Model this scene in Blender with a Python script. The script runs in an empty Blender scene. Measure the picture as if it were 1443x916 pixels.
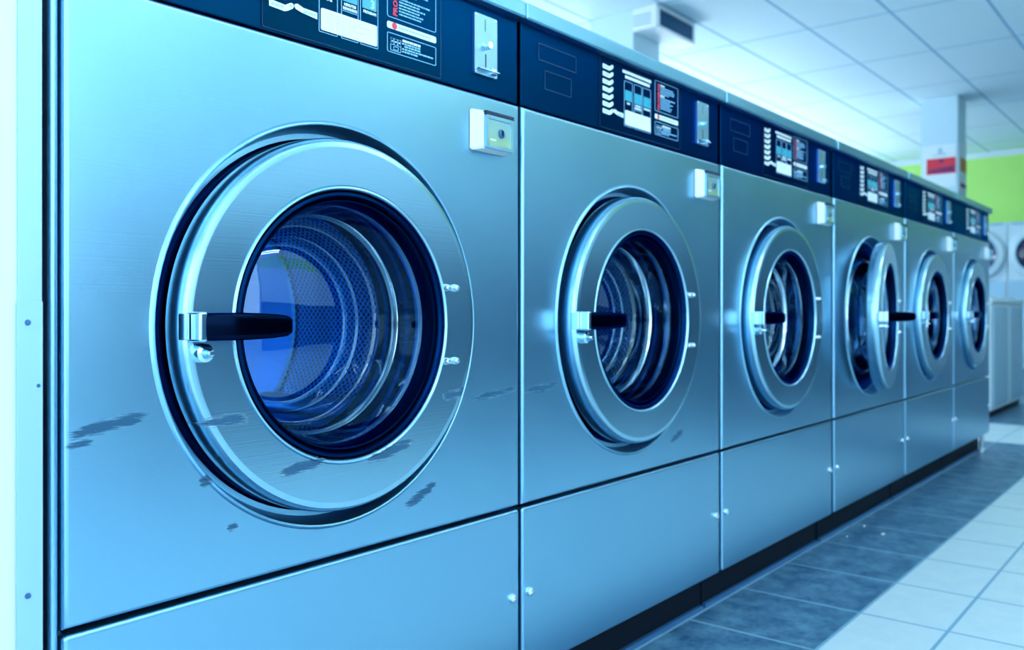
import bpy, bmesh, math, random
from mathutils import Vector, Matrix
random.seed(7)
PI = math.pi
sc = bpy.context.scene
C = sc.collection

# ------------------------------------------------------------------ materials
class NT:
    def __init__(s, name):
        s.m = bpy.data.materials.new(name); s.m.use_nodes = True
        s.t = s.m.node_tree; s.n = s.t.nodes; s.n.clear()
        s.out = s.n.new('ShaderNodeOutputMaterial')
    def node(s, typ, **kw):
        x = s.n.new('ShaderNode' + typ)
        for k, v in kw.items(): setattr(x, k, v)
        return x
    def link(s, a, b): s.t.links.new(a, b)
    def setin(s, sock, v):
        if hasattr(v, 'links') or isinstance(v, bpy.types.NodeSocket): s.link(v, sock)
        else: sock.default_value = v
    def math(s, op, a, b=0.0, c=0.0, clamp=False):
        x = s.node('Math', operation=op); x.use_clamp = clamp
        s.setin(x.inputs[0], a); s.setin(x.inputs[1], b); s.setin(x.inputs[2], c)
        return x.outputs[0]
    def mixc(s, f, a, b):
        x = s.node('Mix', data_type='RGBA')
        s.setin(x.inputs[0], f)
        s.setin(x.inputs[6], a if not isinstance(a, tuple) else (*a, 1)); s.setin(x.inputs[7], b if not isinstance(b, tuple) else (*b, 1))
        return x.outputs[2]
    def coords(s, kind='Object'):
        return s.node('TexCoord').outputs[kind]
    def sep(s, v):
        x = s.node('SeparateXYZ'); s.link(v, x.inputs[0]); return x.outputs
    def noise(s, vec, scale=(1, 1, 1), sc_=1.0, detail=2.0, rough=0.5):
        mp = s.node('Mapping'); mp.inputs['Scale'].default_value = scale; s.link(vec, mp.inputs[0])
        nz = s.node('TexNoise'); nz.inputs['Scale'].default_value = sc_; nz.inputs['Detail'].default_value = detail
        nz.inputs['Roughness'].default_value = rough
        s.link(mp.outputs[0], nz.inputs['Vector']); return nz.outputs[0]
    def ramp(s, f, a, b):
        x = s.node('MapRange'); x.inputs[1].default_value = a; x.inputs[2].default_value = b
        s.link(f, x.inputs[0]); return x.outputs[0]
    def bsdf(s, base, metal=0.0, rough=0.5, spec=0.5, emis=None, es=0.0, normal=None, coat=0.0, aniso=0.0):
        b = s.node('BsdfPrincipled')
        s.setin(b.inputs['Base Color'], base if not isinstance(base, tuple) else (*base, 1))
        s.setin(b.inputs['Metallic'], metal); s.setin(b.inputs['Roughness'], rough)
        b.inputs['Specular IOR Level'].default_value = spec
        b.inputs['Coat Weight'].default_value = coat
        if emis is not None:
            b.inputs['Emission Color'].default_value = (*emis, 1); b.inputs['Emission Strength'].default_value = es
        if normal is not None: s.link(normal, b.inputs['Normal'])
        s.link(b.outputs[0], s.out.inputs[0]); return b
    def bump(s, h, strength=0.1, dist=0.01):
        x = s.node('Bump'); x.inputs['Strength'].default_value = strength; x.inputs['Distance'].default_value = dist
        s.link(h, x.inputs['Height']); return x.outputs[0]

def plain(name, col, rough=0.5, metal=0.0, spec=0.5, emis=None, es=0.0, coat=0.0, var=0.0, tint=None):
    t = NT(name)
    if var:
        nz = t.noise(t.coords(), (1, 1, 1), 6.0, 3)
        base = t.mixc(nz, tuple(c * (1 - var) for c in col), tuple(min(1, c * (1 + var)) for c in col))
    else: base = col
    b = t.bsdf(base, metal, rough, spec, emis, es, coat=coat)
    if tint: b.inputs['Specular Tint'].default_value = (*tint, 1)
    return t.m

STEEL = (0.27, 0.55, 0.75)
DOORSTEEL = (0.36, 0.64, 0.80)
def steel(name, col=STEEL, rough=0.30, scuffs=(), brush=0.05):
    t = NT(name); co = t.coords()
    fine = t.noise(co, (2.0, 2.0, 420.0), 1.0, 2)
    cloud = t.noise(co, (1, 1, 1), 3.0, 3)
    base = t.mixc(cloud, tuple(c * 0.95 for c in col), tuple(min(1, c * 1.04) for c in col))
    rg = t.math('ADD', t.math('MULTIPLY', cloud, 0.10), rough - 0.05)
    metal = 1.0
    if scuffs:
        x, y, z = t.sep(co)
        tot = None
        wob = t.noise(co, (9, 9, 9), 3.0, 3)
        streak = t.noise(co, (11, 3, 420), 1.0, 3, 0.6)
        speck = t.noise(co, (45, 20, 330), 1.0, 3, 0.6)
        brk = t.math('ADD', t.math('MULTIPLY', streak, 0.6), t.math('MULTIPLY', speck, 0.4))
        for (x0, z0, x1, z1, hgt, amt) in scuffs:       # streak from (x0,z0) to (x1,z1)
            L = math.hypot(x1 - x0, z1 - z0); ux, uz = (x1 - x0) / L, (z1 - z0) / L
            dx = t.math('SUBTRACT', x, (x0 + x1) / 2); dz = t.math('SUBTRACT', z, (z0 + z1) / 2)
            a = t.math('ADD', t.math('MULTIPLY', dx, ux), t.math('MULTIPLY', dz, uz))
            b = t.math('SUBTRACT', t.math('MULTIPLY', dz, ux), t.math('MULTIPLY', dx, uz))
            b = t.math('ADD', b, t.math('MULTIPLY', t.math('SUBTRACT', wob, 0.5), hgt * 0.5))
            ea = t.math('POWER', t.math('ABSOLUTE', t.math('DIVIDE', a, L / 2)), 4.0)
            eb = t.math('POWER', t.math('DIVIDE', b, hgt / 2), 2.0)
            e = t.math('SUBTRACT', 1.0, t.math('ADD', ea, eb), clamp=True)
            th = t.math('SUBTRACT', t.math('ADD', brk, t.math('MULTIPLY', e, 0.30 * amt)), 0.61)
            mk = t.math('MULTIPLY', t.math('MULTIPLY', th, 9.0, clamp=True), t.math('MULTIPLY', e, 4.0, clamp=True))
            tot = mk if tot is None else t.math('MAXIMUM', tot, mk)
        tot = t.math('MULTIPLY', tot, 0.93)
        base = t.mixc(tot, base, (0.015, 0.075, 0.16))
        metal = t.math('SUBTRACT', 1.0, tot)
    t.bsdf(base, metal, rg, 0.12, normal=t.bump(fine, brush, 0.002)); return t.m

M = {}
M['steel'] = steel('brushed_steel')
M['steel_first'] = steel('brushed_steel_scuffed', scuffs=[
    (0.0, 0.612, 0.10, 0.628, 0.020, 1.1), (0.0, 0.600, 0.035, 0.603, 0.010, 1.0), (0.655, 0.600, 0.782, 0.612, 0.016, 0.95),
    (0.500, 0.448, 0.575, 0.476, 0.022, 1.05), (0.16, 0.535, 0.18, 0.548, 0.02, 0.9), (0.198, 0.474, 0.216, 0.478, 0.018, 0.8)])
M['steel_second'] = steel('brushed_steel_marked', scuffs=[(0.0, 0.602, 0.115, 0.612, 0.020, 1.0), (0.53, 0.452, 0.60, 0.472, 0.022, 0.95)])
HX, HY = 0.634, -0.004            # door hinge axis inside a machine
DX, DZ = 0.380, 0.728             # centre of the door
M['door_steel'] = steel('door_steel', DOORSTEEL, 0.23, brush=0.02)
M['door_steel_first'] = steel('door_steel_scuffed', DOORSTEEL, 0.23, brush=0.02, scuffs=[
    (0.145 - HX, 0.616, 0.215 - HX, 0.612, 0.020, 1.0), (0.255 - HX, 0.540, 0.335 - HX, 0.546, 0.022, 1.1),
    (0.400 - HX, 0.532, 0.500 - HX, 0.556, 0.022, 1.1), (0.555 - HX, 0.612, 0.63 - HX, 0.622, 0.018, 1.0)])
M['chrome'] = plain('chrome', (0.62, 0.84, 0.97), 0.15, 1.0)
M['plate'] = plain('satin_plate', (0.34, 0.60, 0.76), 0.36, 1.0)
M['trim_metal'] = plain('pale_trim_metal', (0.40, 0.66, 0.86), 0.45, 0.6)
M['cap'] = steel('cap_steel', (0.21, 0.50, 0.68), 0.33)
M['body'] = plain('cabinet_side', (0.16, 0.36, 0.62), 0.35, 0.7)
M['dash'] = plain('navy_fascia', (0.001, 0.037, 0.118), 0.30, 1.0, 0.5, tint=(0.06, 0.45, 1.0))
M['decal'] = plain('navy_decal', (0.001, 0.030, 0.092), 0.26, 1.0, 0.5, tint=(0.06, 0.45, 1.0))
M['emboss'] = plain('fascia_outline', (0.004, 0.045, 0.14), 0.3)
M['white_ink'] = plain('white_ink', (0.80, 0.93, 1.0), 0.5)
M['blue_ink'] = plain('pale_blue_ink', (0.22, 0.56, 0.85), 0.5)
M['grey_ink'] = plain('grey_ink', (0.42, 0.60, 0.72), 0.5)
M['red_ink'] = plain('red_ink', (0.75, 0.05, 0.12), 0.5)
M['teal'] = plain('teal_display', (0.02, 0.22, 0.36), 0.2, emis=(0.03, 0.50, 0.62), es=0.35)
M['digit'] = plain('display_digit', (0.1, 0.7, 0.7), 0.3, emis=(0.25, 0.95, 0.90), es=1.0)
M['rubber'] = plain('black_rubber', (0.0005, 0.016, 0.068), 0.24, 1.0, 0.5, tint=(0.06, 0.45, 1.0))
M['black'] = plain('black_plastic', (0.0015, 0.006, 0.022), 0.14, 1.0, 0.5, tint=(0.06, 0.45, 1.0))
M['void'] = plain('dark_plinth', (0.001, 0.004, 0.012), 0.6, 0.0, 0.2)
M['white_plastic'] = plain('white_plastic', (0.84, 0.93, 0.98), 0.35)
M['enamel'] = plain('white_enamel', (0.70, 0.88, 0.97), 0.30, var=0.02)
M['enamel_blue'] = plain('pale_blue_enamel', (0.40, 0.68, 0.88), 0.35)
M['screw'] = plain('screw_metal', (0.80, 0.93, 1.0), 0.25, 0.85)
M['dark_screw'] = plain('dark_screw', (0.05, 0.16, 0.34), 0.4, 0.6)
M['slot_blue'] = plain('slot_blue', (0.16, 0.38, 0.58), 0.5)
M['slot'] = plain('slot_black', (0.003, 0.02, 0.06), 0.5)
M['plinth_edge'] = plain('plinth_edge', (0.06, 0.22, 0.48), 0.35, 0.5)
M['diffuser'] = plain('lamp_diffuser', (0.9, 0.95, 1.0), 0.5, emis=(0.84, 0.94, 1.0), es=16.0)
M['grille'] = plain('vent_grille', (0.015, 0.10, 0.22), 0.4, 0.3)
M['wall'] = plain('white_wall_paint', (0.74, 0.89, 0.96), 0.7, var=0.015)
M['column'] = plain('column_paint', (0.62, 0.83, 0.95), 0.6, var=0.02)
M['paper'] = plain('white_paper', (0.82, 0.93, 0.98), 0.6)
M['poster_red'] = plain('poster_red', (0.80, 0.035, 0.07), 0.6)
M['poster_dark'] = plain('poster_dark_ink', (0.16, 0.02, 0.16), 0.6)
M['orange'] = plain('poster_orange', (0.62, 0.24, 0.03), 0.6)
M['darkglass'] = plain('dark_porthole_glass', (0.004, 0.03, 0.12), 0.08, 0.0, 0.8)
M['green'] = plain('lime_wall_paint', (0.52, 0.90, 0.22), 0.7, var=0.03)
M['bluewall'] = plain('mid_blue_wall', (0.06, 0.22, 0.36), 0.6)
M['navywall'] = plain('dark_blue_wainscot', (0.02, 0.09, 0.17), 0.4)

def lock_label_mat():
    t = NT('lock_label'); x, y, z = t.sep(t.coords())
    nz = t.noise(t.coords(), (1, 1, 1), 30.0, 2)
    f = t.math('ADD', t.math('MULTIPLY', t.math('SUBTRACT', z, 1.02), 18.0), t.math('MULTIPLY', nz, 0.4), clamp=True)  # gradient puts the plate's green-to-teal reflection into its base colour
    t.bsdf(t.mixc(f, (0.48, 0.66, 0.30), (0.36, 0.60, 0.64)), 0.6, 0.25); return t.m
M['lock_label'] = lock_label_mat()

def glass_mat():
    t = NT('door_glass')
    tr = t.node('BsdfTransparent'); tr.inputs[0].default_value = (0.40, 0.67, 0.93, 1)
    gl = t.node('BsdfGlossy'); gl.inputs['Roughness'].default_value = 0.02; gl.inputs[0].default_value = (0.50, 0.80, 1.0, 1)
    lw = t.node('LayerWeight'); lw.inputs[0].default_value = 0.5
    f = t.math('ADD', t.math('MULTIPLY', t.math('POWER', lw.outputs['Facing'], 4.0), 0.7), 0.125, clamp=True)
    mx = t.node('MixShader'); t.link(f, mx.inputs[0]); t.link(tr.outputs[0], mx.inputs[1]); t.link(gl.outputs[0], mx.inputs[2])
    t.link(mx.outputs[0], t.out.inputs[0]); return t.m
M['glass'] = glass_mat()

def pane_mat():
    t = NT('window_pane')
    tr = t.node('BsdfTransparent'); tr.inputs[0].default_value = (0.94, 0.98, 1.0, 1)
    gl = t.node('BsdfGlossy'); gl.inputs['Roughness'].default_value = 0.03
    mx = t.node('MixShader'); mx.inputs[0].default_value = 0.06; t.link(tr.outputs[0], mx.inputs[1]); t.link(gl.outputs[0], mx.inputs[2])
    t.link(mx.outputs[0], t.out.inputs[0]); return t.m
M['pane'] = pane_mat()

def drum_mat():
    t = NT('perforated_drum_steel')
    uv = t.node('UVMap').outputs[0]; u, v, _ = t.sep(uv)
    p = 0.0128
    def dots(off):
        a = t.math('SUBTRACT', t.math('FRACT', t.math('ADD', t.math('DIVIDE', u, p), off)), 0.5)
        b = t.math('SUBTRACT', t.math('FRACT', t.math('ADD', t.math('DIVIDE', v, p), off)), 0.5)
        d = t.math('SQRT', t.math('ADD', t.math('MULTIPLY', a, a), t.math('MULTIPLY', b, b)))
        return t.math('LESS_THAN', d, 0.235)
    d = t.math('MAXIMUM', dots(0.0), dots(0.5))
    base = t.mixc(d, (0.13, 0.41, 0.78), (0.002, 0.01, 0.04))
    t.bsdf(base, t.math('SUBTRACT', 1.0, d), 0.26); return t.m
M['drum'] = drum_mat()
M['drum_back'] = plain('drum_back_steel', (0.22, 0.54, 0.86), 0.24, 1.0)

def notice_mat():
    t = NT('notice_label'); x, y, z = t.sep(t.coords())
    row = t.math('LESS_THAN', t.math('FRACT', t.math('DIVIDE', z, 0.0042)), 0.38)
    nz = t.noise(t.coords(), (260, 1, 1), 1.0, 2)
    rowid = t.math('FLOOR', t.math('DIVIDE', z, 0.0042))
    end = t.math('ADD', 0.395, t.math('MULTIPLY', t.math('FRACT', t.math('MULTIPLY', rowid, 0.618)), 0.045))
    inx = t.math('MULTIPLY', t.math('LESS_THAN', x, end), t.math('GREATER_THAN', x, 0.355))
    inz = t.math('MULTIPLY', t.math('LESS_THAN', z, 1.1625), t.math('GREATER_THAN', z, 1.138))
    f = t.math('MULTIPLY', t.math('MULTIPLY', row, t.math('GREATER_THAN', nz, 0.45)), t.math('MULTIPLY', inx, inz))
    t.bsdf(t.mixc(t.math('MULTIPLY', f, 0.45), (0.82, 0.93, 0.99), (0.42, 0.62, 0.74)), 0.0, 0.5); return t.m
M['notice'] = notice_mat()

def ceiling_mat():
    t = NT('ceiling_tiles'); co = t.coords(); x, y, z = t.sep(co)
    def line(v, off, pitch, w):
        fr = t.math('FRACT', t.math('DIVIDE', t.math('SUBTRACT', v, off - 100 * pitch - w / 2), pitch))
        return t.math('LESS_THAN', fr, w / pitch)
    lx = line(x, 6.25, 1.2, 0.022); ly = line(y, 0.31, 0.6, 0.022)
    nz = t.noise(co, (1, 1, 1), 40.0, 3)
    big = t.noise(co, (1, 1, 1), 0.9, 2)
    tile = t.mixc(nz, (0.70, 0.89, 0.96), (0.78, 0.93, 0.98))
    tile = t.mixc(t.math('MULTIPLY', big, 0.25), tile, (0.45, 0.74, 0.90))
    c = t.mixc(t.math('MULTIPLY', lx, 0.75), tile, (0.22, 0.50, 0.70))
    c = t.mixc(t.math('MULTIPLY', ly, 0.85), c, (0.16, 0.42, 0.62))
    t.bsdf(c, 0.0, 0.8); return t.m
M['ceiling'] = ceiling_mat()

def floor_mat():
    t = NT('floor_tiles'); co = t.coords(); x, y, z = t.sep(co)
    P = 0.308
    def line(v, off, pitch, w):
        fr = t.math('FRACT', t.math('DIVIDE', t.math('SUBTRACT', v, off - 100 * pitch - w / 2), pitch))
        return t.math('LESS_THAN', fr, w / pitch)
    lx = line(x, 1.493, P, 0.008)
    near = t.math('GREATER_THAN', y, -0.29)
    ly = line(y, -0.467, P, 0.008)
    ly = t.math('MULTIPLY', ly, t.math('LESS_THAN', y, -0.30))
    ly2 = line(y, -0.268, 0.308, 0.007)
    ly = t.math('MAXIMUM', ly, t.math('MULTIPLY', ly2, near))
    grout = t.math('MAXIMUM', lx, ly)
    strip = t.math('MAXIMUM', t.math('GREATER_THAN', y, -0.268), t.math('GREATER_THAN', x, 4.265))
    dark = t.math('MULTIPLY', strip,
                  t.math('MAXIMUM', t.math('LESS_THAN', x, 5.19), t.math('GREATER_THAN', x, 6.11)))
    n1 = t.noise(co, (1, 1, 1), 14.0, 6, 0.65); n2 = t.noise(co, (1, 1, 1), 60.0, 4, 0.6)
    n = t.math('ADD', t.math('MULTIPLY', n1, 0.7), t.math('MULTIPLY', n2, 0.3))
    n = t.ramp(n, 0.36, 0.66)
    dk = t.mixc(n, (0.006, 0.070, 0.18), (0.13, 0.31, 0.47))
    lt = t.mixc(n, (0.60, 0.80, 0.90), (0.70, 0.87, 0.94))
    col = t.mixc(dark, lt, dk)
    gcol = t.mixc(dark, (0.16, 0.40, 0.62), (0.24, 0.50, 0.68))
    col = t.mixc(t.math('MULTIPLY', grout, 0.9), col, gcol)
    rg = t.math('ADD', t.math('MULTIPLY', n2, 0.2), 0.30)
    t.bsdf(col, 0.0, rg, 0.5, normal=t.bump(t.math('SUBTRACT', n2, t.math('MULTIPLY', grout, 2.0)), 0.12, 0.004)); return t.m
M['floor'] = floor_mat()

# ------------------------------------------------------------------ geometry helpers
def box(bm, x0, x1, y0, y1, z0, z1, bev=0.0, seg=2):
    r = bmesh.ops.create_cube(bm, size=1.0)
    vs = r['verts']
    for v in vs:
        v.co = Vector((x0 + (v.co.x + .5) * (x1 - x0), y0 + (v.co.y + .5) * (y1 - y0), z0 + (v.co.z + .5) * (z1 - z0)))
    fs = set(f for v in vs for f in v.link_faces)
    if bev > 0:
        es = list(set(e for v in vs for e in v.link_edges))
        r2 = bmesh.ops.bevel(bm, geom=es, offset=bev, segments=seg, affect='EDGES', profile=0.5)
        fs = set(r2['faces']) | set(f for f in fs if f.is_valid)
    return list(fs)

def setmat(faces, i):
    for f in faces:
        if f.is_valid: f.material_index = i

def lathe(bm, prof, cx, cz, seg=96, uv=None, mats=None):
    """revolve (radius, y) profile around an axis parallel to y through (cx, cz)"""
    rings = []
    for r, y in prof:
        if r < 1e-6: rings.append([bm.verts.new((cx, y, cz))])
        else: rings.append([bm.verts.new((cx + r * math.cos(2 * PI * i / seg), y, cz + r * math.sin(2 * PI * i / seg))) for i in range(seg)])
    ln = [0.0]
    for a, b in zip(prof, prof[1:]): ln.append(ln[-1] + math.hypot(a[0] - b[0], a[1] - b[1]))
    lay = bm.loops.layers.uv.verify() if uv else None
    out = []
    for k in range(len(prof) - 1):
        A, B = rings[k], rings[k + 1]
        for i in range(seg):
            j = (i + 1) % seg
            if len(A) == 1 and len(B) == 1: continue
            if len(A) == 1: vs = [(A[0], i, k), (B[j], i + 1, k + 1), (B[i], i, k + 1)]
            elif len(B) == 1: vs = [(A[i], i, k), (A[j], i + 1, k), (B[0], i, k + 1)]
            else: vs = [(A[i], i, k), (A[j], i + 1, k), (B[j], i + 1, k + 1), (B[i], i, k + 1)]
            f = bm.faces.new([v[0] for v in vs]); out.append(f)
            if mats: f.material_index = mats[k]
            if lay:
                for lp, v in zip(f.loops, vs): lp[lay].uv = (v[1] / seg * 2 * PI * uv, ln[v[2]])
    return out

def prism(bm, pts, y0, y1):
    """extrude an (x,z) outline from y0 (front) to y1 (back)"""
    a = [bm.verts.new((x, y0, z)) for x, z in pts]; b = [bm.verts.new((x, y1, z)) for x, z in pts]
    fs = [bm.faces.new(a), bm.faces.new(b[::-1])]
    n = len(pts)
    for i in range(n):
        j = (i + 1) % n
        fs.append(bm.faces.new((a[j], a[i], b[i], b[j])))
    return fs

def rrect(x0, x1, z0, z1, r, n=4):
    pts = []
    for cx, cz, a0 in ((x1 - r, z1 - r, 0), (x0 + r, z1 - r, 90), (x0 + r, z0 + r, 180), (x1 - r, z0 + r, 270)):
        for i in range(n + 1):
            a = math.radians(a0 + 90 * i / n); pts.append((cx + r * math.cos(a), cz + r * math.sin(a)))
    return pts

def outline(bm, x0, x1, z0, z1, r, w, y0, y1, n=4):
    o = rrect(x0, x1, z0, z1, r, n); i_ = rrect(x0 + w, x1 - w, z0 + w, z1 - w, max(r - w, 0.0003), n)
    N = len(o); fs = []
    V = {}
    for nm, pts, y in (('of', o, y0), ('if', i_, y0), ('ob', o, y1), ('ib', i_, y1)):
        V[nm] = [bm.verts.new((x, y, z)) for x, z in pts]
    for a in range(N):
        b = (a + 1) % N
        fs += [bm.faces.new((V['of'][a], V['of'][b], V['if'][b], V['if'][a])),
               bm.faces.new((V['ob'][b], V['ob'][a], V['ib'][a], V['ib'][b])),
               bm.faces.new((V['of'][b], V['of'][a], V['ob'][a], V['ob'][b])),
               bm.faces.new((V['if'][a], V['if'][b], V['ib'][b], V['ib'][a]))]
    return fs

def tube(bm, p0, p1, r0, r1=None, seg=16):
    r1 = r0 if r1 is None else r1
    p0, p1 = Vector(p0), Vector(p1); d = (p1 - p0).normalized()
    q = d.to_track_quat('Z', 'Y').to_matrix()
    A, B = [], []
    for i in range(seg):
        a = 2 * PI * i / seg; o = q @ Vector((math.cos(a), math.sin(a), 0))
        A.append(bm.verts.new(p0 + o * r0)); B.append(bm.verts.new(p1 + o * r1))
    fs = [bm.faces.new(A[::-1]), bm.faces.new(B)]
    for i in range(seg):
        j = (i + 1) % seg; fs.append(bm.faces.new((A[i], A[j], B[j], B[i])))
    return fs

def text(bm, s, x, z, size, y0, depth=0.0004, rot=0.0, bold=0.0, align='LEFT', plane='xz', xs=1.0):
    cu = bpy.data.curves.new('lettering', 'FONT'); cu.body = s; cu.size = size; cu.offset = bold
    cu.extrude = depth / 2; cu.resolution_u = 3; cu.align_x = align
    ob = bpy.data.objects.new('lettering', cu); C.objects.link(ob)
    dg = bpy.context.evaluated_depsgraph_get(); dg.update()
    me = bpy.data.meshes.new_from_object(ob.evaluated_get(dg))
    bpy.data.objects.remove(ob); bpy.data.curves.remove(cu)
    n0 = len(bm.verts); f0 = len(bm.faces)
    bm.from_mesh(me); bpy.data.meshes.remove(me)
    bm.verts.ensure_lookup_table(); bm.faces.ensure_lookup_table()
    c_, s_ = math.cos(rot), math.sin(rot)
    for v in bm.verts[n0:]:
        a, b, d = v.co.x * xs, v.co.y, v.co.z
        v.co = Vector((x + a * c_ - b * s_, y0 - d, z + a * s_ + b * c_))
    return bm.faces[f0:]

def words(bm, x0, x1, z, h, y0, y1, rnd):
    fs = []; x = x0
    while x < x1 - 0.002:
        w = min(rnd.uniform(0.003, 0.010), x1 - x)
        fs += prism(bm, [(x, z - h / 2), (x + w, z - h / 2), (x + w, z + h / 2), (x, z + h / 2)], y0, y1); x += w + 0.0014
    return fs

def obj(name, bm, mats, parent=None, loc=None, smooth=35):
    bmesh.ops.recalc_face_normals(bm, faces=bm.faces[:])
    me = bpy.data.meshes.new(name); bm.to_mesh(me); bm.free()
    for m in (mats if isinstance(mats, (list, tuple)) else [mats]): me.materials.append(m)
    if smooth:
        me.shade_smooth(); me.set_sharp_from_angle(angle=math.radians(smooth))
    o = bpy.data.objects.new(name, me); C.objects.link(o)
    if smooth:
        md = o.modifiers.new('even_normals', 'WEIGHTED_NORMAL'); md.keep_sharp = True; md.weight = 90
    if parent is not None: o.parent = parent
    if loc: o.location = loc
    return o

def thing(name, label, cat, loc=(0, 0, 0), group=None):
    o = bpy.data.objects.new(name, None); C.objects.link(o); o.location = loc; o.empty_display_size = 0.1
    o['label'] = label; o['category'] = cat
    if group: o['group'] = group
    return o

def struct(name, bm, mats, loc=None, label=None, smooth=35):
    o = obj(name, bm, mats, None, loc, smooth); o['kind'] = 'structure'
    if label: o['label'] = label
    return o

def copy_tree(o, parent=None):
    c = o.copy(); C.objects.link(c)
    if parent is not None: c.parent = parent
    for ch in list(o.children):
        if ch is not c: copy_tree(ch, c)
    return c

def find(root, name):
    for ch in root.children_recursive:
        if ch.name.split('.')[0] == name: return ch

B = bmesh.new
# ------------------------------------------------------------------ the washing machine
W = 0.784            # width of a machine; the row pitch is about 0.8
ZB, ZS, ZD, ZT = 0.101, 0.400, 1.112, 1.291   # panel foot, lower seam, fascia foot, top

def front_panel_bm():
    bm = B(); x0, x1, z0, z1 = 0.0, W, ZS + 0.003, ZD - 0.002
    ang = [2 * PI * i / 96 for i in range(96)]
    corners = [math.atan2(z - DZ, x - DX) % (2 * PI) for x in (x0, x1) for z in (z0, z1)]
    for c in corners:                                   # snap the nearest spoke onto each corner
        k = min(range(96), key=lambda i: abs((ang[i] - c + PI) % (2 * PI) - PI)); ang[k] = c
    def onrect(a):
        dx, dz = math.cos(a), math.sin(a); t = 1e9
        if dx > 1e-9: t = min(t, (x1 - DX) / dx)
        if dx < -1e-9: t = min(t, (x0 - DX) / dx)
        if dz > 1e-9: t = min(t, (z1 - DZ) / dz)
        if dz < -1e-9: t = min(t, (z0 - DZ) / dz)
        return DX + dx * t, DZ + dz * t
    rings = []
    for ins, y in ((0.0, 0.030), (0.0, 0.007), (0.0012, 0.0030), (0.0035, 0.0010), (0.0065, 0.0)):
        ring = []
        for a in ang:
            x, z = onrect(a)
            ring.append(bm.verts.new((min(max(x, x0 + ins), x1 - ins), y, min(max(z, z0 + ins), z1 - ins))))
        rings.append(ring)
    for r, y in ((0.2835, 0.0), (0.2825, -0.0010), (0.2810, -0.0028), (0.2792, -0.0034), (0.2775, -0.0026), (0.2762, 0.0005),
                 (0.2735, 0.010), (0.2690, 0.028), (0.205, 0.030), (0.200, 0.034), (0.198, 0.060)):
        rings.append([bm.verts.new((DX + r * math.cos(a), y, DZ + r * math.sin(a))) for a in ang])
    for A, Bq in zip(rings, rings[1:]):
        for i in range(96):
            j = (i + 1) % 96; bm.faces.new((A[i], A[j], Bq[j], Bq[i]))
    return bm

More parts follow.
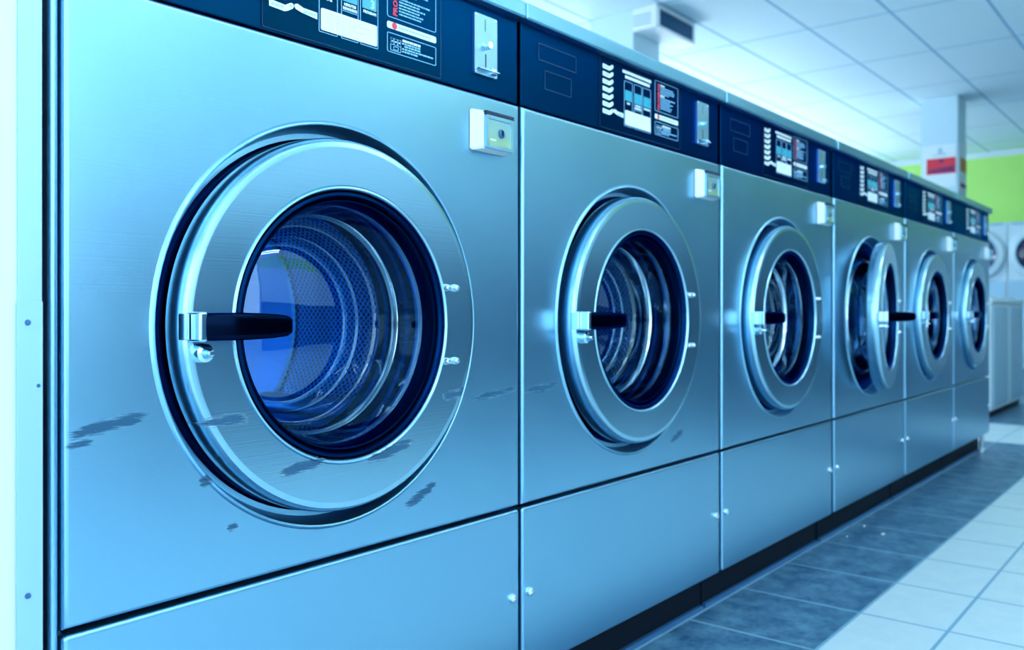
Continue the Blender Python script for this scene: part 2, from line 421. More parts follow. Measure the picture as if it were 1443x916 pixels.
def build_machine():
    rnd = random.Random(3)
    root = thing('washing_machine', '', 'washing machine', (0, 0, 0), 'washing machines in the long row')
    # cabinet: sides, back, bottom, top (open behind the front panels)
    bm = B()
    for a in ((0.004, 0.010, 0.030, 0.80, ZB, 1.262), (W - 0.010, W - 0.004, 0.030, 0.80, ZB, 1.262),
              (0.004, W - 0.004, 0.79, 0.80, ZB, 1.262), (0.004, W - 0.004, 0.030, 0.80, ZB - 0.006, ZB),
              (0.004, W - 0.004, 0.030, 0.80, 1.258, 1.263)):
        box(bm, *a)
    obj('cabinet', bm, M['body'], root)
    bm = B(); box(bm, -0.004, W + 0.004, 0.055, 0.78, 0.0, ZB - 0.007)
    setmat(box(bm, 0.0, W, 0.046, 0.056, 0.0, 0.010), 1)
    obj('plinth', bm, [M['void'], M['plinth_edge']], root)
    bm = B(); box(bm, -0.004, W + 0.003, -0.014, 0.81, 1.2615, ZT, 0.004, 3); obj('top_cap', bm, M['cap'], root)
    obj('front_panel', front_panel_bm(), M['steel'], root)
    # lower service panel
    bm = B(); box(bm, 0.0, W, 0.0, 0.030, ZB, ZS - 0.003, 0.0055, 3)
    sp = obj('service_panel', bm, M['steel'], root)
    for x in (0.020, W - 0.020):
        bm = B(); lathe(bm, [(0.0, -0.0075), (0.004, -0.0072), (0.0075, -0.005), (0.0088, -0.001), (0.009, 0.004)], x, 0.2445, 20)
        obj('panel_screw', bm, M['screw'], sp)
    # control panel
    bm = B(); box(bm, 0.0, W, 0.004, 0.030, ZD, 1.263, 0.003, 2)
    cp = obj('control_panel', bm, M['dash'], root)
    bm = B()
    outline(bm, 0.051, 0.171, 1.205, 1.236, 0.002, 0.0012, 0.0030, 0.0045); outline(bm, 0.070, 0.155, 1.155, 1.190, 0.002, 0.0012, 0.0030, 0.0045)
    obj('blank_cover', bm, M['emboss'], cp)
    bm = B(); prism(bm, rrect(0.252, 0.587, 1.1165, 1.2605, 0.003), 0.0030, 0.0045)
    setmat(outline(bm, 0.252, 0.587, 1.1165, 1.2605, 0.003, 0.0008, 0.0026, 0.0032), 1)
    obj('instruction_decal', bm, [M['decal'], M['emboss']], cp)
    y0, y1 = 0.0022, 0.0030
    bm = B()                                             # all printing on the decal: 0 white, 1 pale blue, 2 red, 3 grey
    for k in range(7):                                   # the drawer-shaped arrows
        z = 1.1505 + 0.0150 * k
        prism(bm, [(0.263, z + 0.0045), (0.263, z - 0.0045), (0.287, z - 0.0055), (0.2925, z - 0.0035), (0.3005, z + 0.0015), (0.302, z + 0.0045),
                   (0.3010, z + 0.0075), (0.2985, z + 0.0085), (0.2955, z + 0.0075), (0.2880, z + 0.0030)], y0, y1)
        setmat(words(bm, 0.266, 0.285, z - 0.0005, 0.0030, 0.0018, y0, rnd), 3)
        setmat(prism(bm, [(0.2970 + 0.0016 * math.cos(a * PI / 4), z + 0.0040 + 0.0016 * math.sin(a * PI / 4)) for a in range(8)], 0.0018, y0), 1)
    prism(bm, [(0.3035, 1.1590), (0.3030, 1.1560), (0.3050, 1.1530), (0.3150, 1.1505), (0.341, 1.1480), (0.341, 1.1570), (0.3180, 1.1575), (0.3080, 1.1605)], y0, y1)
    setmat(words(bm, 0.318, 0.338, 1.1525, 0.0030, 0.0018, y0, rnd), 3)
    words(bm, 0.338, 0.456, 1.2455, 0.0062, y0, y1, rnd); words(bm, 0.348, 0.448, 1.2355, 0.0062, y0, y1, rnd)
    for a, b in ((0.3440, 0.3770), (0.3835, 0.4150), (0.4185, 0.4530)):
        setmat(outline(bm, a, b, 1.1325, 1.2270, 0.002, 0.0009, y0, y1), 1)
    text(bm, 'TIME', 0.3605, 1.1790, 0.0060, 0.0024, 0.0008, align='CENTER', bold=0.0002)
    text(bm, 'MINUTES', 0.3995, 1.1805, 0.0054, 0.0024, 0.0008, align='CENTER', bold=0.0002)
    text(bm, 'REMAINING', 0.3995, 1.1748, 0.0054, 0.0024, 0.0008, align='CENTER', bold=0.0002, xs=0.9)
    setmat(prism(bm, [(0.386, 1.1722), (0.413, 1.1722), (0.413, 1.1731), (0.386, 1.1731)], y0, y1), 1)
    text(bm, 'PROGRAM', 0.4367, 1.1800, 0.0058, 0.0024, 0.0008, align='CENTER', bold=0.0002, xs=0.9)
    setmat(outline(bm, 0.471, 0.5755, 1.1868, 1.2545, 0.004, 0.0010, y0, y1), 1)
    setmat(text(bm, 'PROGRAM', 0.4915, 1.1905, 0.0125, 0.0024, 0.0008, rot=PI / 2, bold=0.0004, xs=0.98), 2)
    for k in range(12):
        z = 1.2465 - 0.0046 * k
        head = k in (0, 5)
        setmat(words(bm, 0.4955, 0.4955 + (0.020 if head else rnd.uniform(0.036, 0.066)), z, 0.0030 if head else 0.0022, y0, y1, rnd), 0 if head else 1)
    prism(bm, rrect(0.471, 0.5755, 1.1700, 1.1803, 0.0030), y0, y1)
    setmat(words(bm, 0.494, 0.562, 1.1752, 0.0032, 0.0018, y0, rnd), 3)
    setmat(prism(bm, [(0.4855 + 0.0052 * math.cos(a * PI / 8), 1.1752 + 0.0052 * math.sin(a * PI / 8)) for a in range(16)], 0.0018, y0), 2)
    setmat(outline(bm, 0.471, 0.5755, 1.1345, 1.1640, 0.003, 0.0010, y0, y1), 1)
    setmat(outline(bm, 0.4775, 0.4995, 1.1375, 1.1570, 0.002, 0.0010, y0, y1), 1)
    for a, b in ((0.4775, 0.4850), (0.4850, 0.4925), (0.4925, 0.4995)):
        setmat(outline(bm, a, b, 1.1465, 1.1570, 0.0012, 0.0007, y0, y1), 1)
        setmat(prism(bm, [((a + b) / 2 + 0.0013 * math.cos(q * PI / 4), 1.1520 + 0.0013 * math.sin(q * PI / 4)) for q in range(8)], y0, y1), 0)
    setmat(outline(bm, 0.4835, 0.4945, 1.1395, 1.1450, 0.0025, 0.0009, y0, y1), 1)
    words(bm, 0.503, 0.541, 1.1575, 0.0034, y0, y1, rnd)
    for k, (z, L) in enumerate(((1.1530, 0.036), (1.1492, 0.034), (1.1450, 0.062), (1.1410, 0.030))):
        setmat(words(bm, 0.5065, 0.5065 + L, z, 0.0024, y0, y1, rnd), 1)
        if k != 1: setmat(prism(bm, [(0.5035 + 0.0012 * math.cos(q * PI / 4), z + 0.0012 * math.sin(q * PI / 4)) for q in range(8)], y0, y1), 0)
    obj('printed_instructions', bm, [M['white_ink'], M['blue_ink'], M['red_ink'], M['grey_ink']], cp, smooth=0)
    for k, (a, b) in enumerate(((0.3475, 0.3735), (0.3865, 0.4125), (0.4225, 0.4495))):
        bm = B(); prism(bm, rrect(a, b, 1.1865, 1.2080, 0.001), 0.0020, 0.0030)
        obj('display', bm, M['teal'], cp)
    bm = B(); prism(bm, rrect(0.3475, 0.4500, 1.1355, 1.1660, 0.0022), 0.0014, 0.0030); obj('notice_label', bm, M['notice'], cp)
    # coin slot plate
    bm = B(); prism(bm, rrect(0.664, 0.722, 1.1430, 1.2440, 0.003), -0.001, 0.005)
    setmat(prism(bm, [(0.6900, 1.2170), (0.6914, 1.2170), (0.6914, 1.2370), (0.6900, 1.2370)], -0.0013, 0.0), 1)
    setmat(prism(bm, [(0.6905, 1.1570), (0.6932, 1.1570), (0.6932, 1.1790), (0.6905, 1.1790)], -0.0013, 0.0), 1)
    obj('coin_plate', bm, [M['plate'], M['slot']], cp)
    bm = B(); tube(bm, (0.692, 0.0, 1.1925), (0.692, -0.012, 1.1925), 0.0055); box(bm, 0.680, 0.704, -0.004, 0.0, 1.1890, 1.1955, 0.0015); obj('coin_button', bm, M['chrome'], cp)
    bm = B(); box(bm, 0.667, 0.719, -0.010, 0.0, 1.1490, 1.1520, 0.001); box(bm, 0.700, 0.716, -0.008, 0.0, 1.1455, 1.1575, 0.003); obj('coin_return', bm, M['chrome'], cp)
    for x, z in ((0.668, 1.1465), (0.718, 1.1465), (0.668, 1.2405), (0.718, 1.2405)):
        bm = B(); lathe(bm, [(0, -0.0025), (0.0016, -0.0023), (0.0022, -0.001)], x, z, 10); obj('plate_rivet', bm, M['screw'], cp)
    # cash box lock on the front panel
    bm = B()
    F = [(0.668, 1.0165), (0.7395, 1.0165), (0.7395, 1.0775), (0.668, 1.0775)]; G = [(0.650, 1.0130), (0.7440, 1.0130), (0.7440, 1.0820), (0.650, 1.0820)]
    a = [bm.verts.new((x, -0.020, z)) for x, z in F]; b = [bm.verts.new((x, 0.001, z)) for x, z in G]
    bm.faces.new(a); bm.faces.new(b[::-1])
    for i in range(4):
        j = (i + 1) % 4; bm.faces.new((a[j], a[i], b[i], b[j]))
    bmesh.ops.bevel(bm, geom=bm.edges[:], offset=0.0025, segments=2, affect='EDGES')
    lb = obj('lock_box', bm, M['white_plastic'], root)
    bm = B(); box(bm, 0.668, 0.741, -0.0235, -0.012, 1.0715, 1.0785, 0.001); obj('lock_top_strip', bm, M['slot'], lb)  # dark strip along the top of the lock box front
    bm = B(); outline(bm, 0.668, 0.7395, 1.0165, 1.0715, 0.003, 0.0055, -0.0235, -0.018); obj('lock_bezel', bm, M['plate'], lb)
    bm = B(); prism(bm, rrect(0.6725, 0.7350, 1.0210, 1.0670, 0.002), -0.0212, -0.018)
    setmat(words(bm, 0.680, 0.696, 1.0320, 0.0030, -0.0216, -0.0212, rnd), 1)
    obj('lock_plate', bm, [M['lock_label'], M['white_ink']], lb)
    bm = B(); lathe(bm, [(0, -0.0245), (0.0062, -0.0245), (0.0075, -0.0232), (0.0078, -0.020)], 0.7085, 1.0450, 20); 
    setmat(prism(bm, [(0.7072, 1.0405), (0.7098, 1.0405), (0.7098, 1.0495), (0.7072, 1.0495)], -0.0252, -0.0240), 1)
    obj('lock_cylinder', bm, [M['dark_screw'], M['black']], lb)
    # tub opening and drum
    bm = B(); lathe(bm, [(0.262, 0.0285), (0.258, 0.024), (0.235, 0.021), (0.215, 0.023), (0.206, 0.027), (0.202, 0.040), (0.200, 0.085)], DX, DZ)
    obj('tub_seal', bm, M['rubber'], root)
    bm = B(); lathe(bm, [(0.199, 0.028), (0.196, 0.020), (0.1925, 0.019), (0.190, 0.024), (0.189, 0.032)], DX, DZ); obj('tub_rim', bm, M['chrome'], root)
    bm = B(); lathe(bm, [(0.190, 0.032), (0.182, 0.036), (0.180, 0.048), (0.176, 0.052), (0.1755, 0.066), (0.1715, 0.070), (0.170, 0.084), (0.166, 0.088), (0.164, 0.100), (0.168, 0.107), (0.190, 0.110)], DX, DZ); obj('tub_bellows', bm, M['rubber'], root)
    bm = B(); lathe(bm, [(0.188, 0.100), (0.193, 0.104), (0.236, 0.108), (0.240, 0.114), (0.240, 0.410), (0.236, 0.418)], DX, DZ, 96, uv=0.24)
    dr = obj('drum', bm, M['drum'], root)
    bm = B(); lathe(bm, [(0.239, 0.414), (0.232, 0.420), (0.170, 0.422), (0.165, 0.416), (0.09, 0.414), (0.085, 0.420), (0.0, 0.420)], DX, DZ); obj('drum_back', bm, M['drum_back'], dr)
    for k in range(3):
        a = math.radians(75 + 120 * k); bm = B()
        R = Matrix.Rotation(-a, 4, 'Y')
        box(bm, 0.195, 0.242, 0.13, 0.405, -0.022, 0.022, 0.012, 3)
        bmesh.ops.transform(bm, matrix=Matrix.Translation((DX, 0, DZ)) @ R, verts=bm.verts[:])
        obj('drum_lifter', bm, M['drum_back'], dr)
    # door: local to the hinge axis
    cx = DX - HX; yo = -HY
    def P(prof): return [(r, y + yo) for r, y in prof]
    bm = B()
    lathe(bm, P([(0.186, 0.016), (0.1850, -0.010), (0.1853, -0.0240), (0.1865, -0.0272), (0.1885, -0.0288), (0.1905, -0.0284), (0.1918, -0.0268), (0.1922, -0.0258), (0.1926, -0.0268),
                 (0.2440, -0.0272), (0.2444, -0.0272), (0.2480, -0.0268), (0.2515, -0.0262), (0.2545, -0.0230), (0.2568, -0.0185), (0.2580, -0.0120), (0.2585, -0.002), (0.2575, 0.010), (0.2520, 0.016), (0.186, 0.016)]), cx, DZ, 128)
    door = obj('door', bm, M['door_steel'], root, (HX, HY, 0))
    bm = B(); lathe(bm, P([(0.1855, -0.018), (0.1830, -0.0235), (0.1790, -0.0245), (0.1765, -0.0215), (0.1755, -0.0165), (0.1730, -0.0185), (0.1705, -0.0180), (0.1685, -0.0130), (0.1670, 0.004), (0.1690, 0.018), (0.186, 0.018)]), cx, DZ, 96)
    obj('door_gasket', bm, M['rubber'], door)
    bm = B(); lathe(bm, P([(0.1690, -0.006), (0.1655, 0.018), (0.1600, 0.040), (0.1560, 0.062), (0.1545, 0.070), (0.1500, 0.084), (0.1460, 0.092), (0.1420, 0.0930), (0.1370, 0.0910),
                           (0.125, 0.0862), (0.110, 0.0820), (0.095, 0.0784), (0.08, 0.0754), (0.06, 0.0724), (0.04, 0.0702), (0.02, 0.0689), (0.0, 0.0685)]), cx, DZ, 96)
    obj('door_glass', bm, M['glass'], door, smooth=60)
    bm = B(); lathe(bm, P([(0.1675, 0.004), (0.1660, 0.012), (0.1675, 0.020)]), cx, DZ, 96); lathe(bm, P([(0.158, 0.050), (0.1555, 0.054), (0.1540, 0.060)]), cx, DZ, 96)
    obj('glass_rim', bm, M['chrome'], door)
    # handle: chrome bracket at the left of the ring, black lever across it
    bx = 0.1215 - HX
    bm = B(); box(bm, bx, bx + 0.006, -0.034 + yo, -0.020 + yo, 0.7130, 0.7440, 0.001); box(bm, bx + 0.0070, bx + 0.0180, -0.054 + yo, -0.020 + yo, 0.7110, 0.7460, 0.003, 3)
    obj('handle_bracket', bm, M['chrome'], door)
    lx, ly = 0.1365 - HX, -0.044 + yo
    bm = B(); rings = []
    for x, y, hw, hh in ((0.0, 0.0, 0.010, 0.0165), (0.011, -0.002, 0.0115, 0.0168), (0.038, -0.008, 0.010, 0.0168), (0.064, -0.011, 0.009, 0.0162), (0.090, -0.012, 0.0085, 0.0150), (0.109, -0.012, 0.0075, 0.0130), (0.116, -0.012, 0.005, 0.0095), (0.1180, -0.012, 0.001, 0.003)):
        ring = []
        for i in range(20):
            a = 2 * PI * i / 20; ca, sa = math.cos(a), math.sin(a)
            ex = 0.45
            ring.append(bm.verts.new((x, y + hw * math.copysign(abs(ca) ** ex, ca), hh * math.copysign(abs(sa) ** ex, sa))))
        rings.append(ring)
    bm.faces.new(rings[0][::-1]); bm.faces.new(rings[-1])
    for A, Bq in zip(rings, rings[1:]):
        for i in range(20):
            j = (i + 1) % 20; bm.faces.new((A[i], A[j], Bq[j], Bq[i]))
    obj('handle_lever', bm, M['black'], door, (lx, ly, 0.7285), smooth=50)
    bm = B(); lathe(bm, P([(0, -0.052), (0.0035, -0.0515), (0.0055, -0.048), (0.0070, -0.040), (0.0110, -0.038), (0.0115, -0.030), (0.0120, -0.025)]), 0.146 - HX, 0.6975, 20)
    obj('handle_bolt', bm, M['chrome'], door)
    for z in (0.783, 0.669):
        for x in (0.566, 0.586):
            bm = B(); lathe(bm, P([(0, -0.0365), (0.0030, -0.036), (0.0052, -0.0330), (0.0060, -0.027), (0.0060, -0.024)]), x - HX, z, 14)
            obj('hinge_screw', bm, M['screw'], door)
    return root

first = build_machine()
OFF = [0.0, 0.793, 1.593, 2.403, 3.212, 4.012]
LAB = ['large steel front-loading washer nearest the camera, black scuffs across its front',
       'steel front-loading washer second in the row, between the scuffed nearest one and the third',
       'steel front-loading washer third in the row, just before the one standing open',
       'steel washer with its round door ajar and its handle swung outward',
       'steel front-loading washer right behind the one with the open door, second from the far end',
       'steel front-loading washer at the far end of the row, nearest the column poster']
row = [first]
for k in range(1, 6): row.append(copy_tree(first))
for o, x, l in zip(row, OFF, LAB): o.location = (x, 0, 0); o['label'] = l
def own(o, m):
    o.material_slots[0].link = 'OBJECT'; o.material_slots[0].material = m
own(find(row[0], 'front_panel'), M['steel_first']); own(find(row[0], 'door'), M['door_steel_first'])
own(find(row[1], 'front_panel'), M['steel_second'])
bm = B(); tube(bm, (W - 0.035, 0.030, 0.0), (W - 0.035, 0.030, 0.016), 0.022); tube(bm, (W - 0.035, 0.030, 0.016), (W - 0.035, 0.030, ZB), 0.010)
obj('levelling_foot', bm, M['screw'], row[5])
bm = B(); text(bm, '3', 0.4415, 1.1892, 0.0165, 0.0016, 0.0008, align='CENTER', bold=0.0002)
obj('display_digit', bm, M['digit'], find(row[0], 'control_panel'))
d4 = find(row[3], 'door'); d4.rotation_euler.z = math.radians(8); d4['label'] = 'round steel door standing ajar'
find(row[3], 'handle_lever').rotation_euler.z = math.radians(-36)
d1 = find(row[0], 'door')

# ------------------------------------------------------------------ the room
ZC = 2.917
XL, XR, YR, YB = -2.3, 12.97, -3.4, 4.4
bm = B(); box(bm, XL - 0.2, XR + 0.2, YR - 0.2, YB + 0.2, -0.12, 0.0); struct('floor', bm, M['floor'])
bm = B(); box(bm, XL - 0.2, XR + 0.2, YR - 0.2, YB + 0.2, ZC, ZC + 0.12); struct('ceiling', bm, M['ceiling'])
# partition the row butts against
bm = B(); box(bm, XL, -0.046, 0.0, 0.9, 0.0, ZC); struct('wall_left', bm, M['wall'])
bm = B(); box(bm, -0.0465, -0.0225, -0.003, 0.05, 0.0, ZC, 0.001)
box(bm, -0.0478, -0.0225, -0.0045, -0.002, 0.0, 0.757, 0.0006)
tr = struct('trim_1', bm, M['trim_metal'])
for z in (0.452, 0.735):
    bm = B(); lathe(bm, [(0, -0.0075), (0.0022, -0.0070), (0.0034, -0.004)], -0.0375, z, 14); obj('trim_screw', bm, M['dark_screw'], tr)
bm = B(); lathe(bm, [(0, -0.0065), (0.0015, -0.0062), (0.0022, -0.004)], -0.027, 0.669, 12); obj('trim_screw', bm, M['dark_screw'], tr)
bm = B(); tube(bm, (-0.0068, 0.010, 0.0), (-0.0068, 0.010, 1.29), 0.0050); struct('trim_4', bm, M['steel'])
# far wall: lime band, white cornice, white below
bm = B(); box(bm, XR, XR + 0.2, YR, YB, 0.0, 1.895); setmat(box(bm, XR, XR + 0.2, YR, YB, 1.895, 2.842), 1); box(bm, XR - 0.01, XR + 0.2, YR, YB, 2.842, ZC)
struct('wall_back', bm, [M['wall'], M['green']])
# wall behind the row
bm = B(); box(bm, XL, XR, YB, YB + 0.2, 0.0, ZC); struct('wall_rear', bm, M['wall'])
# street side (left end) with a large window, and the wall opposite the row
def wall_with_window(name, axis, p0, p1, a0, a1, w0, w1, s0, s1, mats, upper=None):
    bm = B()
    def bx(u0, u1, z0, z1, mi=0):
        f = box(bm, p0, p1, u0, u1, z0, z1) if axis == 'x' else box(bm, u0, u1, p0, p1, z0, z1)
        setmat(f, mi)
    bx(a0, w0, 0, ZC); bx(w0, w1, 0, s0); bx(w0, w1, s1, ZC)
    if upper is None: bx(w1, a1, 0, ZC)
    else:
        bx(w1, a1, 0, upper[0], 1); bx(w1, 7.3, upper[0], upper[1], 0); bx(7.3, a1, upper[0], upper[1], 3); bx(w1, a1, upper[1], upper[2], 2); bx(w1, a1, upper[2], ZC, 0)
    struct(name, bm, mats)
def window(name, axis, p0, p1, w0, w1, s0, s1, n):
    bm = B(); t = 0.05
    def bx(u0, u1, z0, z1):
        box(bm, p0, p1, u0, u1, z0, z1, 0.004) if axis == 'x' else box(bm, u0, u1, p0, p1, z0, z1, 0.004)
    bx(w0, w1, s0, s0 + t); bx(w0, w1, s1 - t, s1)
    for k in range(n + 1):
        u = w0 + (w1 - w0 - t) * k / n; bx(u, u + t, s0, s1)
    o = struct(name, bm, M['trim_metal'])
    bm = B(); pm = (p0 + p1) / 2
    box(bm, pm - 0.003, pm + 0.003, w0, w1, s0, s1) if axis == 'x' else box(bm, w0, w1, pm - 0.003, pm + 0.003, s0, s1)
    obj('window_pane', bm, M['pane'], o)
wall_with_window('wall_front', 'x', XL - 0.2, XL, YR, 0.9, -3.0, -0.25, 0.15, 2.6, [M['wall']])
window('window_1', 'x', XL - 0.14, XL - 0.06, -3.0, -0.25, 0.15, 2.6, 2)
wall_with_window('wall_right', 'y', YR - 0.2, YR, XL - 0.2, XR, -1.9, 1.3, 0.75, 2.55, [M['wall'], M['navywall'], M['green'], M['bluewall']], (1.25, 2.25, 2.70))
window('window_2', 'y', YR - 0.14, YR - 0.06, -1.9, 1.3, 0.75, 2.55, 2)
# columns
bm = B(); box(bm, 9.208, 9.568, 1.097, 1.442, 0.0, ZC, 0.004); struct('trim_2', bm, M['column'], label='square white column behind the far end of the washer row')
bm = B(); box(bm, 5.03, 5.41, 2.335, 2.71, 0.0, ZC, 0.004); struct('trim_3', bm, M['column'], label='square pale column behind the second washer')
# ceiling vent box hung on the nearer column
v = thing('ceiling_vent', 'white ventilation box with slotted end and dark grille under the ceiling', 'vent', (5.02, 2.14, 2.757))
bm = B(); box(bm, 0.0, 0.585, 0.0, 0.196, 0.0, ZC - 2.757, 0.004); obj('housing', bm, M['white_plastic'], v)
bm = B()
for k in range(4): box(bm, -0.003, 0.002, 0.045, 0.19, 0.035 + 0.022 * k, 0.041 + 0.022 * k)
obj('end_slot', bm, M['slot_blue'], v)
bm = B(); box(bm, 0.035, 0.535, -0.004, 0.002, 0.014, 0.136)
for k in range(7):
    z = 0.022 + 0.0165 * k; setmat(box(bm, 0.040, 0.530, -0.009, -0.003, z, z + 0.004), 1)
obj('grille', bm, [M['grille'], M['dark_screw']], v)
bm = B(); outline(bm, 0.022, 0.548, 0.004, 0.146, 0.004, 0.013, -0.008, 0.001); obj('grille_frame', bm, M['white_plastic'], v)
# posters on the far column
p = thing('poster', 'white paper notice with a red panel on the face of the far column', 'poster', (9.208, 1.27, 2.0))
bm = B(); box(bm, -0.004, 0.0, -0.155, 0.158, 0.0, 0.43); obj('sheet', bm, M['paper'], p)
bm = B(); box(bm, -0.006, -0.003, -0.154, 0.118, 0.135, 0.295)
obj('red_panel', bm, M['poster_red'], p)
rnd = random.Random(5)
for k in range(9):
    bm = B()
    y = 0.100 - 0.027 * k; hh = 0.030 + 0.0035 * k
    box(bm, -0.008, -0.005, y - 0.022, y, 0.150, 0.150 + hh)
    obj('red_panel_letter', bm, M['poster_dark'], p)
bm = B(); box(bm, -0.008, -0.005, -0.045, 0.005, 0.262, 0.280); box(bm, -0.008, -0.005, -0.030, -0.010, 0.246, 0.262)
obj('red_panel_heading', bm, M['poster_dark'], p)
bm = B(); box(bm, -0.006, -0.003, -0.030, 0.010, 0.345, 0.395); box(bm, -0.006, -0.003, -0.075, 0.060, 0.325, 0.333); box(bm, -0.006, -0.003, -0.055, 0.020, 0.338, 0.346)
obj('emblem', bm, M['grey_ink'], p)
p2 = thing('poster', 'white sheet with an orange block on the aisle side of the far column', 'poster', (9.40, 1.097, 1.95))
bm = B(); box(bm, -0.165, 0.155, -0.004, 0.0, 0.0, 0.50); obj('sheet', bm, M['paper'], p2)
bm = B(); box(bm, -0.110, 0.150, -0.006, -0.003, 0.213, 0.350); obj('orange_block', bm, M['orange'], p2)
bm = B(); box(bm, -0.100, 0.130, -0.006, -0.003, 0.050, 0.095); obj('purple_lettering', bm, M['poster_dark'], p2)

# ceiling luminaires: twin bare tubes on a batten, hung on rods
M['ceiling_fill'] = plain('lamp_ceiling_fill', (0.9, 0.95, 1.0), 0.5, emis=(0.84, 0.94, 1.0), es=24.0)
def make_lamp(label, drop):
    t = thing('ceiling_light', label, 'ceiling light', (0, 0, ZC), 'hanging fluorescent lights')
    bm = B(); box(bm, -0.62, 0.62, -0.022, 0.022, -drop - 0.02, -drop + 0.02, 0.006)
    for q in (-0.45, 0.45): tube(bm, (q, 0, -drop), (q, 0, 0.0), 0.006)
    obj('light_frame', bm, M['white_plastic'], t)
    for q in (-0.07, 0.07):
        bm = B(); tube(bm, (-0.60, q, -drop), (0.60, q, -drop), 0.020); obj('light_tube', bm, M['diffuser' if drop < 1 else 'ceiling_fill'], t)
    return t
aisle = [(x, -1.2) for x in (-0.9, 1.2, 3.3, 5.4, 11.6)] + [(x, -2.6) for x in (-0.9, 1.2, 3.3)]  # the farthest aisle lamp is unseen, added to lighten the dryer fronts
rear_fill = [(x, 3.1) for x in (-0.9, 0.9, 2.6, 4.3, 6.0, 7.4, 8.8, 10.2, 11.6)] + [(x, 3.6) for x in (6.8, 9.0, 11.0)]  # unseen lamps behind the row, added to brighten the ceiling
for pts, drop, lab in ((aisle, 0.45, 'fluorescent light hanging over the aisle in front of the washers'), (rear_fill, 1.10, 'unseen fluorescent light added behind the washer row to brighten the ceiling')):
    base = make_lamp(lab, drop)
    for k, (x, y) in enumerate(pts):
        c = base if k == 0 else copy_tree(base)
        c.location = (x, y, ZC)

# white top-loading washers beyond the end of the row
def toploader():
    t = thing('top_loading_washer', '', 'washing machine', (0, 0, 0), 'white top-loading washers')
    bm = B(); box(bm, 0.0, 0.60, 0.0, 0.62, 0.045, 0.80, 0.012, 3); obj('cabinet', bm, M['enamel'], t)
    bm = B(); box(bm, 0.075, 0.575, -0.006, 0.004, 0.07, 0.775, 0.003); obj('front_panel', bm, M['enamel_blue'], t)
    bm = B(); box(bm, 0.012, 0.588, 0.02, 0.60, 0.0, 0.05); obj('plinth', bm, M['void'], t)
    bm = B(); box(bm, -0.004, 0.604, -0.010, 0.622, 0.80, 0.836, 0.008, 3); obj('top', bm, M['enamel'], t)
    bm = B(); box(bm, 0.06, 0.54, 0.05, 0.44, 0.834, 0.848, 0.006, 2); obj('lid', bm, M['enamel'], t)
    return t
t1 = toploader(); t1.location = (6.40, 0.285, 0); t1['label'] = 'white top-loading washer just past the end of the steel row'
t2 = copy_tree(t1); t2.location = (7.02, 0.285, 0); t2['label'] = 'white top-loading washer cut by the right edge of the photo'
# stacked white dryers along the far wall
def dryer():
    t = thing('tumble_dryer', '', 'dryer', (0, 0, 0), 'white dryers along the far wall')
    bm = B(); box(bm, 0.0, 0.68, -0.345, 0.345, 0.02, 1.885, 0.010, 2); obj('cabinet', bm, M['enamel'], t)
    bm = B(); box(bm, -0.008, 0.004, -0.33, 0.33, 0.08, 1.13, 0.004); obj('lower_panel', bm, M['enamel_blue'], t)
    # ring door around an axis along x: build along y then turn
    def turned(bm):
        bmesh.ops.transform(bm, matrix=Matrix.Rotation(-PI / 2, 4, 'Z'), verts=bm.verts[:]); return bm
    bm = B(); lathe(bm, [(0.235, -0.02), (0.245, -0.075), (0.26, -0.085), (0.31, -0.075), (0.332, -0.05), (0.338, -0.005), (0.335, 0.01)], 0, 1.475, 64)
    d = obj('door', turned(bm), M['enamel'], t)
    bm = B(); lathe(bm, [(0.245, -0.055), (0.20, -0.035), (0.10, -0.02), (0.0, -0.015)], 0, 1.475, 48); obj('door_glass', turned(bm), M['darkglass'], d)
    bm = B(); lathe(bm, [(0.243, -0.077), (0.238, -0.088), (0.250, -0.090), (0.256, -0.084)], 0, 1.475, 48); obj('glass_ring', turned(bm), M['enamel_blue'], d)
    bm = B(); box(bm, -0.012, 0.003, -0.30, 0.30, 1.846, 1.876, 0.003); obj('control_strip', bm, M['enamel_blue'], t)
    return t
r1 = dryer(); r1.location = (12.28, 0.83, 0); r1['label'] = 'white dryer with a big dark round window at the right edge by the lime wall'
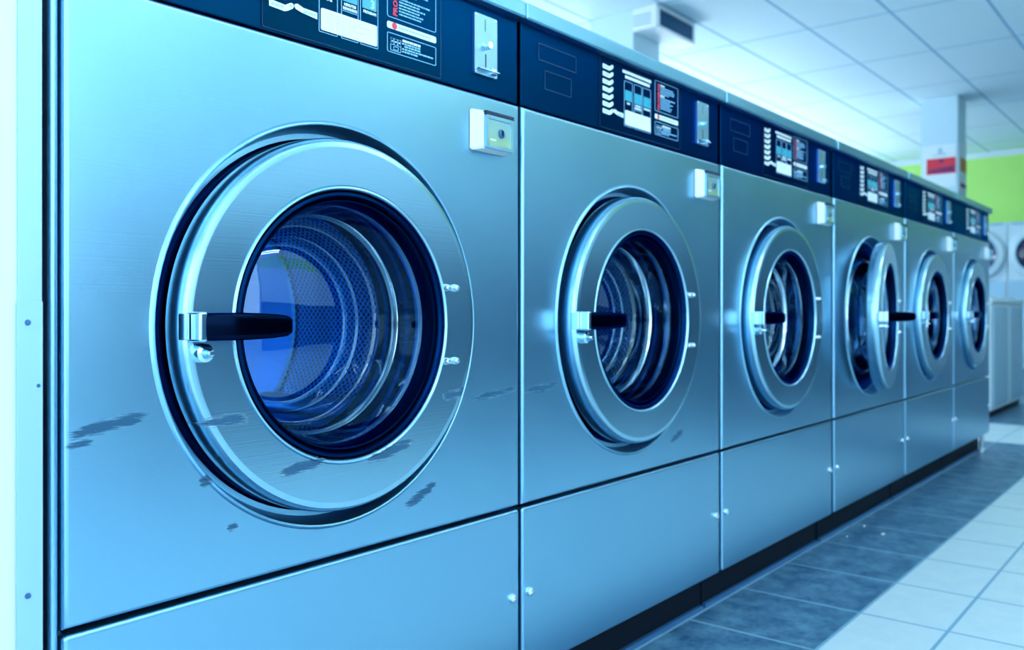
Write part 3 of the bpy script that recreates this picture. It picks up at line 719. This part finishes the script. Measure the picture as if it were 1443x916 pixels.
r2 = copy_tree(r1); r2.location = (12.28, 1.525, 0); r2['label'] = 'white dryer half hidden behind the end of the washer row'

# crumbs on the dark tiles
for k, (x, y, r) in enumerate(((2.62, -0.085, 0.006), (2.70, 0.0, 0.0035), (2.52, -0.0, 0.003))):
    bm = B(); bmesh.ops.create_icosphere(bm, subdivisions=2, radius=r)
    for vv in bm.verts: vv.co = Vector((vv.co.x * 1.2, vv.co.y, (vv.co.z + r) * 0.6)) * (1 + 0.15 * math.sin(9 * k + vv.index))
    o = obj('paper_scrap', bm, M['paper'], None, (x, y, 0.0))
    o['label'] = ['largest white scrap on the dark floor tiles', 'small white scrap on the dark floor tiles behind the largest', 'small white scrap on the dark tiles close to the washers'][k]
    o['category'] = 'scrap'; o['group'] = 'white scraps on the floor'

# ------------------------------------------------------------------ light, camera, view
w = bpy.data.worlds.new('daylight'); sc.world = w; w.use_nodes = True
bg = w.node_tree.nodes['Background']; bg.inputs[0].default_value = (0.72, 0.90, 1.0, 1); bg.inputs[1].default_value = 3.3

cam = bpy.data.cameras.new('camera'); co = bpy.data.objects.new('camera', cam); C.objects.link(co)
FPX, CX, YH, XV = 1235.0, 721.5, 438.2, 1723.4
cam.sensor_width = 36.0; cam.sensor_fit = 'HORIZONTAL'; cam.lens = FPX / 1443 * 36
cam.shift_y = -(458 - YH) / 1443
th = math.atan((XV - CX) / FPX)
co.location = (-0.4262, -0.965, 0.747); co.rotation_euler = (PI / 2, 0, th - PI / 2)
cam.clip_start = 0.02; cam.clip_end = 100
cam.dof.use_dof = True; cam.dof.focus_distance = 1.12; cam.dof.aperture_fstop = cam.lens / 5.8
sc.camera = co
vs = sc.view_settings; sc.display_settings.display_device = 'sRGB'
vs.view_transform = 'Standard'; vs.look = 'None'; vs.gamma = 1.0; vs.use_curve_mapping = False; vs.exposure = 0.14
cy = sc.cycles
cy.use_denoising = True; cy.caustics_reflective = False; cy.max_bounces = 10; cy.diffuse_bounces = 4; cy.glossy_bounces = 5; cy.transparent_max_bounces = 16; cy.sample_clamp_indirect = 6.0
